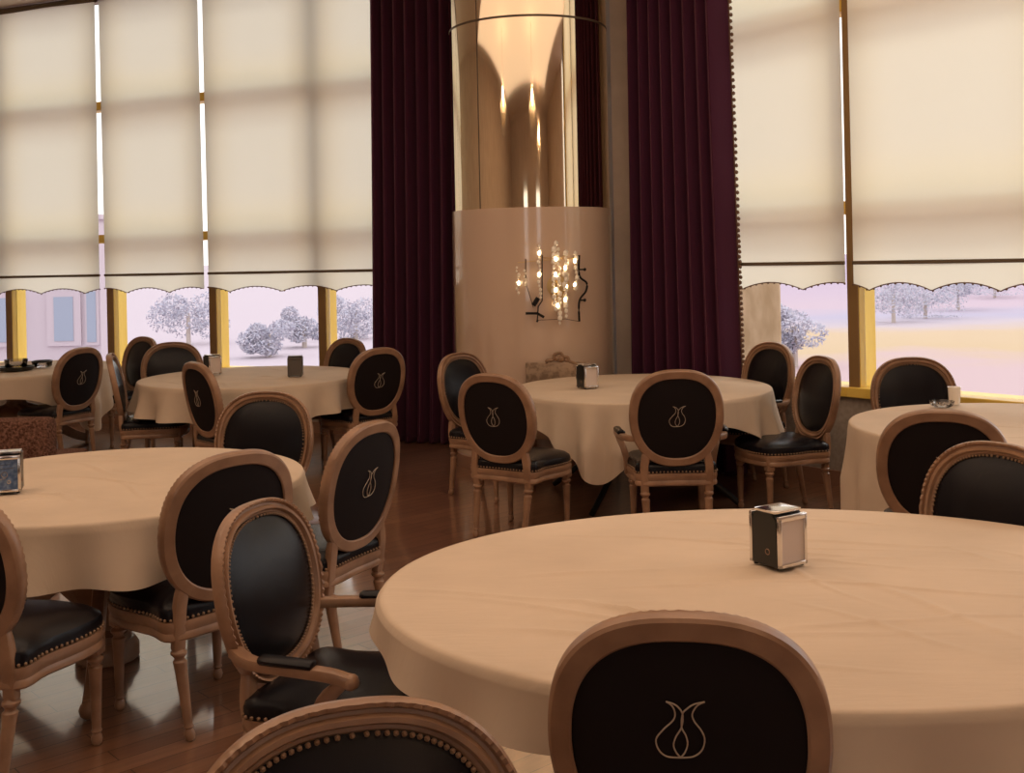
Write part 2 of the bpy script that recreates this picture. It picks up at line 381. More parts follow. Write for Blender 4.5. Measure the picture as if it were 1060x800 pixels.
# added crystal cluster, shaped after a chandelier reflection on the column
def reflection_cluster():
    p = at(575, 295, 8.62); root = thing('reflection_crystals', 'added crystal strings and dark iron scrolls in place of a reflection on the round column', 'reflection', p)
    rnd = random.Random(4)
    def q(px, py, d=0.):                         # offset inside the cluster following the round column
        v = at(px, py, 8.62); X = v.x-cx; y = cy-math.sqrt(max((cr+.008)**2-X*X, 0))-.05-d
        return Vector((v.x-p.x, y-p.y, v.z-p.z))
    bm = bmesh.new(); pts = smooth_path([q(600, 264), q(600, 285), q(608, 293), q(607, 302), q(600, 312), q(600, 333)], 6); tube(bm, pts, .009, 6)
    for s in ((606, 279), (606, 311)): tube(bm, [q(600, s[1]), q(*s)], .006, 6); ball(bm, q(*s), .014)
    link('iron_scroll', bm, M['iron'], root)
    bm = bmesh.new(); tube(bm, [q(561, 264), q(561, 311), q(557, 317), q(556, 331)], .005, 6); tube(bm, [q(544, 292), q(552, 318)], .0025, 6); tube(bm, [q(544, 268), q(544, 292)], .004, 6)
    tube(bm, [q(544, 324), q(556, 324), q(563, 328)], .010, 6); tube(bm, [q(552, 316), q(557, 308)], .018, 6); ball(bm, q(556, 332), .010); tube(bm, [q(600, 333), q(585, 330), q(556, 331)], .002, 5)
    link('iron_arm', bm, M['iron'], root)
    bm = bmesh.new(); lathe(bm, [(.012, 0), (.09, .004), (.09, .02), (.012, .026)], 20, Matrix.Translation(q(578, 296, -.043)) @ Matrix.Rotation(PI/2, 4, 'X')); link('back_plate', bm, M['gilt'], root)
    bm = bmesh.new(); tube(bm, [q(578, 296, -.03), q(575, 290, .03)], .01, 6)
    for x in (536, 558, 574, 585, 596): tube(bm, [q(x, 262+abs(x-575)*.25), q(578, 268, -.02)], .003, 5)
    link('gilt_bracket', bm, M['gilt'], root)
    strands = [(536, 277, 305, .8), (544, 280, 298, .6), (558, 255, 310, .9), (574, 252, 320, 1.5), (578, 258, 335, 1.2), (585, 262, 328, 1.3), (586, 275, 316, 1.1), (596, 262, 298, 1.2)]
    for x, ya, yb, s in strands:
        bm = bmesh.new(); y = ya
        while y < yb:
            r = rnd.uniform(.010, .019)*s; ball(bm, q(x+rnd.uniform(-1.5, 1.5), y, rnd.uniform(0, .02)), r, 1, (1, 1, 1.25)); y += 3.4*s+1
        link('crystal_string', bm, M['sparkle'], root, False)  # whitened strings imitate the sparkle of the reflection
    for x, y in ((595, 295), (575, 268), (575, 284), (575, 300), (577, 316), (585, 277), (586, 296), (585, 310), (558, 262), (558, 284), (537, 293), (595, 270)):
        bm = bmesh.new(); ball(bm, q(x, y, .02), .013, 2, (1, 1, 1.5)); link('bulb', bm, M['bulb'], root)  # added glowing beads for the bright points of the reflection
    return root
reflection_cluster()

# ------------------------------------------------------------------ chairs
A_, B_, ZCB, LEAN, YBK = .270, .275, .728, math.radians(10.5), -.225
def oval(t, a, b, n=2.5):
    c, s = math.cos(t), math.sin(t)
    x = math.copysign(abs(c)**(2/n), c)*a; z = math.copysign(abs(s)**(2/n), s)*b
    if s < 0: x *= 1-.10*abs(s)                # a little narrower towards the seat
    return x, z
def bp(x, z, nrm):                             # point on the leaning, slightly curved back; nrm > 0 towards the sitter
    nn = nrm+.28*x*x
    return Vector((x, YBK-(z+B_)*math.sin(LEAN)+nn*math.cos(LEAN), ZCB+z*math.cos(LEAN)+nn*math.sin(LEAN)))
def back_frame_bm():
    bm = bmesh.new(); S = 288
    prof = [(r*.80+.012, nn) for r, nn in [(0, -.018), (.006, -.022), (.050, -.022), (.058, -.016), (.060, -.002), (.060, .010), (.054, .021), (.046, .019), (.041, .009), (.034, .010), (.028, .023), (.018, .022), (.012, .010), (.005, .009), (0, .004)]]
    rings = []
    for k in range(S):
        t = 2*PI*k/S; ring = []
        for j, (r, nn) in enumerate(prof):
            x, z = oval(t, A_-.060+r, B_-.060+r)
            if j in (6, 7): nn += .0028*math.sin(t*84); 
            ring.append(bm.verts.new(bp(x, z, nn)))
        rings.append(ring)
    P = len(prof)
    for k in range(S):
        a, b = rings[k], rings[(k+1) % S]
        for j in range(P): bm.faces.new((a[j], b[j], b[(j+1) % P], a[(j+1) % P]))
    return bm
def disc_bm(n0, dome, a, b, S=72, R=8):
    bm = bmesh.new(); c = bm.verts.new(bp(0, 0, n0+dome)); prev = None
    for i in range(1, R+1):
        r = i/R; ring = [bm.verts.new(bp(*[v*r for v in oval(2*PI*k/S, a, b)], n0+dome*(1-r**2.6))) for k in range(S)]
        for k in range(S):
            if prev is None: bm.faces.new((c, ring[k], ring[(k+1) % S]))
            else: bm.faces.new((prev[k], ring[k], ring[(k+1) % S], prev[(k+1) % S]))
        prev = ring
    return bm
def back_trim_bm():
    bm = bmesh.new(); n = 112
    for k in range(n):
        x, z = oval(2*PI*k/n, A_-.050, B_-.050); ball(bm, bp(x, z, .012), .0052, 1)
    return bm
TUL = {'l_out': [(412, 348), (436, 362), (452, 392), (446, 418), (424, 450), (414, 482), (424, 520), (452, 544), (492, 550)],
       'r_out': [(535, 352), (516, 366), (507, 392), (514, 418), (546, 452), (570, 488), (562, 526), (536, 548), (492, 550)],
       'l_in': [(412, 348), (446, 358), (470, 376), (483, 394), (487, 440), (474, 470), (469, 500), (478, 530), (492, 550)],
       'r_in': [(535, 352), (503, 364), (483, 394), (487, 440), (506, 476), (514, 506), (506, 532), (492, 550)]}
def emblem_bm():
    bm = bmesh.new(); k = .00058
    for pts in TUL.values():
        p3 = [bp(-(x-490)*k, -(y-450)*k+.017, -.0265-.28*((x-490)*k)**2) for x, y in pts]
        tube(bm, smooth_path(p3, 5), .0016, 6)
    return bm
def seat_outline(s=1., n=40):                  # rounded trapezoid with a bowed front
    pts = []
    wf, wr, yf, yr = .255*s, .215*s, .235, -.225
    base = [(-wr, yr), (-wr-.012, yr+.13), (-wf, .06), (-wf+.01, yf-.06), (-wf+.09, yf+.005), (0, yf+.035), (wf-.09, yf+.005), (wf-.01, yf-.06), (wf, .06), (wr+.012, yr+.13), (wr, yr), (0, yr-.005)]
    return [Vector((p.x, p.y, 0)) for p in smooth_path([(x, y, 0) for x, y in base], 5, True)]
def ring_stack(bm, outline, levels):           # levels: (scale-inset, z)
    rings = []; c = Vector((0, .01, 0))
    for ins, z in levels:
        ring = []
        for p in outline:
            d = (p-c); ln = d.length; q = c+d*((ln-ins)/ln); ring.append(bm.verts.new((q.x, q.y, z)))
        rings.append(ring)
    m_ = len(outline)
    for a, b in zip(rings, rings[1:]):
        for k in range(m_): bm.faces.new((a[k], a[(k+1) % m_], b[(k+1) % m_], b[k]))
    bm.faces.new(rings[0][::-1]); bm.faces.new(rings[-1]); return bm
SO = seat_outline()
def cushion_bm(): return ring_stack(bmesh.new(), SO, [(.006, .415), (-.001, .42), (-.002, .445), (.004, .462), (.03, .478), (.08, .488), (.14, .492), (.19, .494)])
def rail_bm(): return ring_stack(bmesh.new(), SO, [(.035, .345), (.003, .345), (-.004, .352), (-.004, .365), (.002, .375), (-.002, .385), (-.007, .40), (-.004, .415), (.03, .416)])
def seat_trim_bm():
    bm = bmesh.new(); pts = SO; tot = 0; acc = 0
    for k in range(len(pts)):
        a, b = pts[k], pts[(k+1) % len(pts)]; ln = (b-a).length
        while acc < ln:
            p = a+(b-a)*(acc/ln); ball(bm, Vector((p.x*1.012, p.y*1.012, .424)), .0062, 1); acc += .021
        acc -= ln
    return bm
LEG = [(.010, 0), (.017, .006), (.020, .020), (.017, .034), (.013, .042), (.019, .050), (.015, .058), (.016, .066), (.0225, .25), (.025, .272), (.018, .279), (.018, .286), (.028, .296), (.029, .304), (.020, .313), (.020, .320)]
def front_leg_bm(sx):
    bm = bmesh.new(); T = Matrix.Translation((sx*.208, .185, 0))
    lathe(bm, LEG, 20, T, (.07, .24)); box(bm, -.026, .026, -.026, .026, .318, .405, T, .004)
    return bm
def rear_leg_bm(sx):
    bm = bmesh.new()
    # raked turned leg
    S = Matrix(((1, 0, .04*-sx*-1, sx*.170), (0, 1, .16, -.262), (0, 0, 1, 0), (0, 0, 0, 1)))
    lathe(bm, LEG, 18, S, (.07, .24))
    p0, p1 = S @ Vector((0, 0, .315)), bp(sx*.172, -.188, -.001)
    pts = smooth_path([p0, Vector((sx*.186, -.228, .44)), (p1+Vector((sx*.186, -.228, .44)))*.5+Vector((sx*.001, 0, 0)), p1], 4)
    tube(bm, pts, .024, 12, .018, Vector((0, 1, 0)), [1]*(len(pts)-4)+[.97, .92, .84, .72], True)
    return bm
def arm_bm(sx):
    bm = bmesh.new(); s = bp(sx*.232, -.12, .0)
    pts = smooth_path([s, Vector((sx*.285, -.15, .607)), Vector((sx*.310, .0, .612)), Vector((sx*.306, .10, .606)), Vector((sx*.296, .155, .590))], 6)
    tube(bm, pts, .021, 12, .017, Vector((0, 0, 1)), None, True); ball(bm, pts[-1], .024, 2)
    pts = smooth_path([Vector((sx*.300, .135, .592)), Vector((sx*.290, .10, .555)), Vector((sx*.272, .055, .51)), Vector((sx*.258, .055, .45)), Vector((sx*.250, .07, .37))], 6)
    tube(bm, pts, .020, 10, .019, Vector((0, 1, 0)), None, True)
    return bm
def arm_pad_bm(sx):
    bm = bmesh.new(); pts = smooth_path([Vector((sx*.298, -.115, .627)), Vector((sx*.308, -.05, .630)), Vector((sx*.311, .02, .631)), Vector((sx*.309, .055, .629))], 5)
    n = len(pts); tube(bm, pts, .024, 12, .015, Vector((0, 0, 1)), [.7]+[1]*(n-2)+[.7]); return bm
def build_chair(name, arms):
    t = thing(name, 'medallion chair', 'chair'); Wd = M['wood']
    link('back_frame', back_frame_bm(), Wd, t)
    f = link('back_cushion', disc_bm(.004, .040, A_-.044, B_-.044), M['leather'], t)
    link('nail_trim', back_trim_bm(), M['trim'], f)
    r = link('back_panel', disc_bm(-.012, -.011, A_-.042, B_-.042), M['leather_back'], t)
    link('tulip_emblem', emblem_bm(), M['emblem'], r)
    s = link('seat_cushion', cushion_bm(), M['leather'], t); link('nail_trim', seat_trim_bm(), M['trim'], s)
    link('seat_rail', rail_bm(), Wd, t)
    for sx in (-1, 1):
        link('leg', front_leg_bm(sx), Wd, t); link('leg', rear_leg_bm(sx), Wd, t)
    if arms:
        for sx in (-1, 1):
            a = link('arm', arm_bm(sx), Wd, t); link('arm_pad', arm_pad_bm(sx), M['leather'], a)
        t.scale = (1, 1, 1.03)
    return t
protos = {0: build_chair('dining_chair', False), 1: build_chair('dining_armchair', True)}
used = {0: False, 1: False}
BT = Vector((0, YBK-2*B_*math.sin(LEAN), 0))   # top of the back, seen from the chair's origin
def chair(arms, px, d, face, label, group):
    """px: photo column of the top of the back, d: its distance, face: direction the sitter looks (degrees, 0 = away from the camera, 90 = to the left)"""
    if used[arms]: o = copy_tree(protos[arms]); o.scale = (1, 1, 1.03 if arms else 1)
    else: o = protos[arms]; used[arms] = True
    rz = math.radians(face); z = 1.0*(1.03 if arms else 1)
    a, _ = ray(px, 270+(HC-z)*F/d); top = Vector((a*d, d, 0))
    o.location = top-Matrix.Rotation(rz, 3, 'Z') @ BT; o.location.z = 0; o.rotation_euler = (0, 0, rz)
    o['label'] = label; o['category'] = 'chair'; o['group'] = group
    return o
G1, G2, G3, G4, G5, G6 = ['chairs around the %s' % s for s in ('nearest table', 'left round table', 'middle round table by the column', 'far left round table by the windows', 'right round table', 'table in the far left corner')]
# nearest table
front = chair(0, 709, 2.065, -9, 'medallion chair back seen from behind with a large tulip emblem, pushed against the nearest table', G1)
glossy = chair(1, 259, 3.36, -109, 'brown armchair with glossy black pad and black arm pads, left of the nearest table', G1)
glossy.scale = (1, 1, .95)
chair(0, 1036, 3.84, 126, 'black padded chair front with carved rim, cut by the right photo edge', G1)
chair(0, 362, 1.69, 196, 'chair at the bottom edge of the photo showing only its beaded rounded top', G1)
# left table
chair(0, 245, 3.98, 46, 'chair seen from behind, standing between the glossy armchair and the left table', G2)
chair(0, -71, 3.44, -14, 'chair cut by the left photo edge with black seat and turned front legs', G2)
chair(0, 386, 4.66, 64, 'slanted tulip chair standing alone in the aisle right of the left table', G2)
chair(0, 277, 5.88, 170, 'large black padded chair front with rope rim, between the left and far left tables', G2)
# middle table
chair(1, 701, 6.25, 0, 'tulip chair squarely from behind, at the front of the middle table with dark iron legs', G3)
chair(0, 507, 6.55, -33, 'tulip chair seen from behind at the front left of the middle table, black seat showing', G3)
chair(0, 473, 8.12, -128, 'padded chair facing right at the left end of the middle table, before the left curtain', G3)
chair(1, 801, 8.1, 118, 'armchair facing the room beside the right purple curtain', G3)
chair(0, 853, 7.25, 104, 'chair seen from the side, right of the middle table under the ochre mullion', G3)
# right table
chair(0, 942, 7.05, 178, 'round topped chair facing the room between the right table and the window', G5)
chair(0, 975, 4.66, -20, 'dark chair back with a small tulip emblem overlapping the right table', G5)
# far left table by the windows
chair(0, 200, 7.8, -50, 'narrow dark tulip chair at the front of the far left table', G4)
chair(0, 113, 8.75, -76, 'thin chair in profile at the left end of the far left table', G4)
chair(0, 178, 9.95, 196, 'arched chair facing the room behind the far left table', G4)
chair(0, 362, 10.0, 140, 'chair top peeping over the far left table beside the left curtain', G4)
chair(0, 394, 8.75, 42, 'tulip chair at the right end of the far left table, before the left curtain', G4)
# corner table
chair(0, 86, 9.5, 66, 'tulip chair at the right end of the corner table, against bright glass', G6)
chair(0, 150, 10.85, 142, 'leather chair turned sideways, highest in front of the left windows', G6)

for ch in front.children:
    for e_ in ch.children:
        if e_.name.startswith('tulip'): e_.location = Vector((-.012, -math.sin(LEAN), math.cos(LEAN)))*.036+Vector((-.012, 0, 0))

# ------------------------------------------------------------------ tables and cloths
ZT = .762
def cloth_bm(R, side, rot, seed, long=0., gather=1., S=288, RN=60, dips=()):
    rnd = random.Random(seed); bm = bmesh.new(); ph = [rnd.uniform(0, 6.28) for _ in range(6)]
    creases = [(rnd.uniform(-.75, .75)*R, rnd.uniform(-.75, .75)*R, rnd.gauss(-.35, .5), rnd.uniform(.003, .007), rnd.uniform(.009, .016), rnd.uniform(.08, .30)) for _ in range(26 if RN > 60 else 12)]
    if RN > 60: creases += [(-.36, -.26, -.65, .013, .013, .13), (-.46, -.42, -.25, .010, .015, .16), (-.1, .42, -.35, .006, .009, .4), (.22, -.1, -.3, .006, .011, .35)]
    def hang(th):
        if long > .3: return long+.02*math.sin(3*th+ph[0])-sum(.30*math.exp(-((math.remainder(th-dp, 2*PI))/.36)**2) for dp in dips)
        if long: return long+.06*math.cos(th+1.4)+.008*math.sin(5*th+ph[0])
        q = th-rot; c, s = abs(math.cos(q)), abs(math.sin(q)); e = 10
        return side/((c**e+s**e)**(1/e))-R
    def zt(x, y):
        z = .0015*math.sin(5*x+ph[1])*math.sin(4*y+ph[2])
        for x0, y0, an, h, wd, ln in creases:
            u = (x-x0)*math.cos(an)+(y-y0)*math.sin(an); v = -(x-x0)*math.sin(an)+(y-y0)*math.cos(an)+.02*math.sin(u*9)
            if abs(v) < 3*wd and abs(u) < 2.5*ln: z += h*math.exp(-(v/wd)**2-(u/ln)**2)
        return z
    c = bm.verts.new((0, 0, ZT)); prev = None
    def add(fn):
        nonlocal prev
        ring = [bm.verts.new(fn(2*PI*k/S)) for k in range(S)]
        for k in range(S):
            if prev is None: bm.faces.new((c, ring[k], ring[(k+1) % S]))
            else: bm.faces.new((prev[k], ring[k], ring[(k+1) % S], prev[(k+1) % S]))
        prev = ring
    for i in range(1, RN+1):
        r = (R-.014)*i/RN; add(lambda th, r=r: (r*math.cos(th), r*math.sin(th), ZT+zt(r*math.cos(th), r*math.sin(th))*min(1, (R-r)/.06)))
    for a in (30, 60, 88):
        q = math.radians(a); r = R-.014+.014*math.sin(q); z = ZT-.014+.014*math.cos(q)
        add(lambda th, r=r, z=z: (r*math.cos(th), r*math.sin(th), z))
    nr = 18
    for i in range(1, nr+1):
        v = i/nr
        def fn(th, v=v):
            h = max(hang(th)-.02, .05); s = v*h
            cq = (.3 if long > .3 else 1) if long else abs(math.sin(2*(th-rot)))**3
            w = min(1, s/.28)**1.3
            fold = (.010+.030*cq*gather)*w*math.sin((12 if long else 16)*(th-rot)*1.5+ph[3]+1.2*math.sin(2*th+ph[4])) \
                 + .008*w*math.sin(7*th+ph[5])
            r = R+.004+.035*w*(.25+cq)+fold
            return (r*math.cos(th), r*math.sin(th), ZT-.014-s)
        add(fn)
    return bm
def pedestal_table(label, x, y, R, base, rz=0., foot=PI/4):
    t = thing('round_table', label, 'table', (x, y, 0), rz, 'round dining tables')
    bm = bmesh.new(); lathe(bm, [(R-.03, .715), (R-.016, .72), (R-.012, .735), (R-.018, .752)], 96); link('table_top', bm, M['wood'], t)
    if base == 'urn':
        bm = bmesh.new(); lathe(bm, [(.10, .09), (.10, .12), (.075, .14), (.075, .20), (.12, .24), (.20, .33), (.21, .36), (.19, .39), (.10, .42), (.085, .46), (.085, .62), (.13, .68), (.22, .716)], 40, None, (.24, .34)); link('pedestal', bm, M['wood'], t)
        for k in range(4):
            a = foot+k*PI/2; bm = bmesh.new(); d = Vector((math.cos(a), math.sin(a), 0))
            pts = smooth_path([d*.07+Vector((0, 0, .40)), d*.22+Vector((0, 0, .34)), d*.38+Vector((0, 0, .20)), d*.52+Vector((0, 0, .10)), d*.66+Vector((0, 0, .045))], 6)
            tube(bm, pts, .028, 10, .05, Vector((0, 0, 1)), [1.1-.012*i for i in range(len(pts))], True); ball(bm, d*.66+Vector((0, 0, .036)), .036, 2); link('leg', bm, M['wood'], t)
        bm = bmesh.new(); lathe(bm, [(.12, 0.0), (.13, .01), (.13, .06), (.11, .09)], 32); link('plinth', bm, M['wood'], t)
    elif base == 'iron':
        for k in range(4):
            a = PI/4+.2+k*PI/2; bm = bmesh.new(); d = Vector((math.cos(a), math.sin(a), 0))
            pts = smooth_path([d*.70+Vector((0, 0, .716)), d*.66+Vector((0, 0, .55)), d*.40+Vector((0, 0, .40)), d*.36+Vector((0, 0, .30)), d*.55+Vector((0, 0, .14)), d*.72+Vector((0, 0, .018))], 6)
            tube(bm, pts, .020, 10); link('leg', bm, M['iron'], t)
        bm = bmesh.new(); lathe(bm, [(.42, .33), (.44, .335), (.44, .36), (.42, .365)], 40)
        link('brace_ring', bm, M['iron'], t)
    else:
        bm = bmesh.new(); lathe(bm, [(.43, 0), (.44, .02), (.43, .05), (.41, .08), (.41, .68), (.44, .70), (.44, .716)], 64); link('drum_base', bm, M['drum'], t)
    return t
def table(x, y, R, side, rot, base, tl, cl, seed, long=0., gather=1., rz=0., sx=1., fine=False, foot=PI/4, dips=()):
    pedestal_table(tl, x, y, R, base, rz, foot).scale = (sx, 1, 1)
    o = link('tablecloth', cloth_bm(R, side, math.radians(rot), seed, long, gather, 400 if fine else 288, 120 if fine else 60, dips), M['cloth']); o.location = (x, y, 0); o.scale = (sx, 1, 1)
    tag(o, cl, 'tablecloth', 'beige tablecloths')
T1, T2, T3, T4, T5, T6 = (.76, 3.07), (-1.76, 4.74), (.876, 7.75), (-2.15, 9.10), (2.61, 5.75), (-4.60, 10.25)
table(*T1, .895, 1.055, 4, 'urn', 'largest table in front, under the nearest beige cloth', 'beige creased cloth on the nearest and largest table', 1, .105, 1., 0., 1.28, True, 0.)
table(*T2, .84, 1.01, 33, 'urn', 'left round table on a carved urn pedestal with curved feet', 'beige cloth on the left table, with the blue fronted dispenser', 2, .18, 1.6, 0., 1., False, .25)
table(*T3, .90, 1.07, 22, 'iron', 'middle round table on curved black iron legs', 'beige cloth with hanging corners on the middle table by the column', 3, 0, 1.2)
table(*T4, .90, 1.10, 60, 'drum', 'far left round table on a brown drum base', 'beige cloth on the far left table with two dispensers', 4, .215, 1.5)
table(*T5, .85, 1.2, 0, 'urn', 'right round table hidden by a long cloth', 'long beige cloth hanging low on the right table', 5, .52, 1.3, 0., 1., False, .6, (1.68, 4.08))
table(*T6, .90, 1.09, 20, 'urn', 'round table in the far left corner by the windows', 'beige cloth on the corner table at the left photo edge', 6)

# ------------------------------------------------------------------ things on the tables
def dispenser(px, py, rz, label, kind='paper', sc_=1.):
    p = on_z(px, py, ZT+.009)
    t = thing('napkin_dispenser', label, 'napkin dispenser', p, math.radians(rz), 'napkin dispensers'); t.scale = (sc_, sc_, sc_)
    W, D, H = .056, .060, .162
    bm = bmesh.new()                            # black body with a sloping top, axis along y, faces at -y and +y
    prof = [(-D*.86, .004), (D*.86, .004), (D*.80, H*.86), (D*.45, H*.985), (-D*.45, H*.985), (-D*.80, H*.86)]
    a = [bm.verts.new((-W, y, z)) for y, z in prof]; b = [bm.verts.new((W, y, z)) for y, z in prof]
    bm.faces.new(a[::-1]); bm.faces.new(b)
    for k in range(6): bm.faces.new((a[k], a[(k+1) % 6], b[(k+1) % 6], b[k]))
    bmesh.ops.bevel(bm, geom=bm.edges[:], offset=.004, segments=2, affect='EDGES')
    link('body', bm, M['grey_metal'] if kind == 'grey' else M['black_enamel'], t)
    bm = bmesh.new(); box(bm, -W*.97, W*.97, -D*.70, D*.70, H*.965, H, None, .006); link('top_plate', bm, M['chrome'] if kind != 'grey' else M['grey_metal'], t)
    for s in (-1, 1):
        bm = bmesh.new(); y = s*D
        def bar(x0, x1, z0, z1): box(bm, x0, x1, min(y, y*.80), max(y, y*.80), z0, z1, None, .0025)
        bar(-W, -W*.80, .004, H*.90); bar(W*.80, W, .004, H*.90); bar(-W, W, H*.83, H*.93); bar(-W, W, .004, .016)
        fr = link('face_plate', bm, M['chrome'] if kind != 'grey' else M['grey_metal'], t)
        bm = bmesh.new(); y2 = s*D*.90; box(bm, -W*.80, W*.80, min(y2, y2*.93), max(y2, y2*.93), .014, H*.84)
        link('napkin_stack' if kind != 'blue' else 'blue_card', bm, {'paper': M['paper'], 'blue': M['blue_card'], 'grey': M['grey_metal']}[kind], fr, False)
        if kind == 'blue':
            bm = bmesh.new(); y3 = s*(D*.90+.001)
            for (cx_, cz_, r_) in ((-.004, .075, .011), (.012, .045, .006)):
                tube(bm, [Vector((cx_+r_*math.cos(q/16*2*PI), y3, cz_+r_*math.sin(q/16*2*PI))) for q in range(17)], .002, 6)
            for (x0, x1, z) in ((-.025, .02, .115), (-.02, .03, .10), (-.03, .0, .058)): tube(bm, [Vector((x0, y3, z)), Vector((x1, y3, z))], .0012, 6)
            link('card_print', bm, M['chrome'], fr)
    bm = bmesh.new()                            # small emblem on the black side
    for s in (-1, 1): tube(bm, [Vector((s*(W+.0005), -.012+.008*math.cos(q/12*2*PI), .045+.008*math.sin(q/12*2*PI))) for q in range(13)], .0013, 6)
    link('side_emblem', bm, M['trim'], t)
    for sx in (-1, 1):
        for sy in (-1, 1):
            bm = bmesh.new(); lathe(bm, [(.006, -.002), (.007, .0), (.007, .005)], 10, Matrix.Translation((sx*W*.8, sy*D*.75, 0))); link('foot', bm, M['black_enamel'], t)
    return t
dispenser(806, 583, 33, 'black napkin dispenser with chrome face and pale napkins, on the nearest table')
dispenser(8, 508, 18, 'napkin dispenser with a blue front card, cut by the left photo edge', 'blue')
dispenser(608, 401, 28, 'chrome napkin dispenser on the middle table by the column')
dispenser(220, 387, 40, 'small chrome and black napkin dispenser on the far left table, left of the grey one')
dispenser(306, 389, 4, 'plain grey napkin dispenser alone on the far left table, right of the chrome one', 'grey')

def on_table(px, py): return on_z(px, py, ZT+.008)
# right table: clear tumbler and crystal dish
p = on_table(988, 418); t = thing('glass_tumbler', 'small pale glass tumbler standing on the right table', 'glass', p)
bm = bmesh.new(); lathe(bm, [(.030, 0), (.032, .004), (.037, .10), (.034, .10), (.029, .01)], 18, None, (.005, .095)); link('cup', bm, M['sparkle'], t)
bm = bmesh.new(); lathe(bm, [(.027, .011), (.031, .085)], 16); link('paper_insert', bm, M['paper'], t)
p = on_table(975, 421); t = thing('crystal_ashtray', 'low faceted crystal ashtray beside the tumbler on the right table', 'ashtray', p)
bm = bmesh.new(); lathe(bm, [(.045, 0), (.065, .01), (.070, .035), (.055, .035), (.045, .014)], 14, None, (.002, .033)); link('bowl', bm, M['crystal'], t, False)
# corner table: black tray with a glass bowl, and a dark rimmed dish
p = on_table(17, 383); t = thing('serving_tray', 'black tray with a clear glass box on the corner table', 'tray', p)
bm = bmesh.new(); lathe(bm, [(.13, 0), (.15, .008), (.155, .035), (.145, .035), (.13, .014)], 40); link('tray', bm, M['black_enamel'], t)
bm = bmesh.new(); lathe(bm, [(.08, .014), (.095, .03), (.10, .10), (.092, .10), (.085, .03)], 18, None, (.02, .09)); link('glass_bowl', bm, M['crystal'], t)
p = on_table(44, 380); t = thing('ashtray', 'small dark rimmed ashtray right of the black tray on the corner table', 'ashtray', p)
bm = bmesh.new(); lathe(bm, [(.06, 0), (.085, .012), (.09, .05), (.078, .05), (.065, .016)], 28); link('bowl', bm, M['crystal'], t)
bm = bmesh.new(); tube(bm, [Vector((.086*math.cos(q/24*2*PI), .086*math.sin(q/24*2*PI), .055)) for q in range(25)], .009, 8); link('rim', bm, M['black_enamel'], t)

# brown textured bench end between the left and the corner tables
bp0 = thing('upholstered_bench', 'brown nubby upholstered bench end behind the left table', 'bench', (-3.95, 7.6, 0))
bm = bmesh.new(); box(bm, -.75, .93, -.32, .30, .10, .40, None, .04); link('seat_block', bm, M['boucle'], bp0)
bm = bmesh.new(); box(bm, -.75, .93, -.42, -.24, .10, .70, None, .05); link('backrest', bm, M['boucle'], bp0)
for sx in (-.68, .86):
    for sy in (-.34, .24):
        bm = bmesh.new(); lathe(bm, [(.018, 0), (.03, .11)], 12, Matrix.Translation((sx, sy, 0))); link('leg', bm, M['wood'], bp0)

# low carved stand with a crest, between the middle table and the column
p = at(580, 388, 8.45); t = thing('carved_stand', 'low tan carved stand with scrolled crest behind the middle table', 'stand', (p.x-.02, 8.5, 0))
t.location.y = 8.575
zc_ = at(560, 388, 8.46).z
bm = bmesh.new(); box(bm, -.24, .25, -.02, .02, zc_-.10, zc_+.085, None, .008); link('back_board', bm, M['tan_wood'], t)
bm = bmesh.new()
for a_, b_ in (([-.05, .0], [.0, .02]), ):
    pass
def sp_(pts): return smooth_path([Vector((x, -.012, zc_+.07+z)) for x, z in pts], 5)
tube(bm, sp_([(-.08, .0), (-.075, .03), (-.03, .035), (-.015, .075), (.03, .085), (.05, .06), (.085, .05), (.10, .02), (.15, .0)]), .013, 8)
for x, z, r in ((-.06, .02, .02), (.0, .045, .024), (.035, .04, .028), (.075, .03, .02)): ball(bm, Vector((x, -.008, zc_+.07+z)), r, 2, (1, .6, 1))
link('scrolled_crest', bm, M['trim'], t)
bm = bmesh.new(); box(bm, -.24, .25, -.03, .03, .28, zc_-.10, None, .01); link('cabinet_body', bm, M['wood'], t)
for sx in (-.20, .21):
    bm = bmesh.new(); lathe(bm, [(.02, 0), (.024, .02), (.016, .06), (.03, .285)], 14, Matrix.Translation((sx, 0, 0))); link('leg', bm, M['wood'], t)

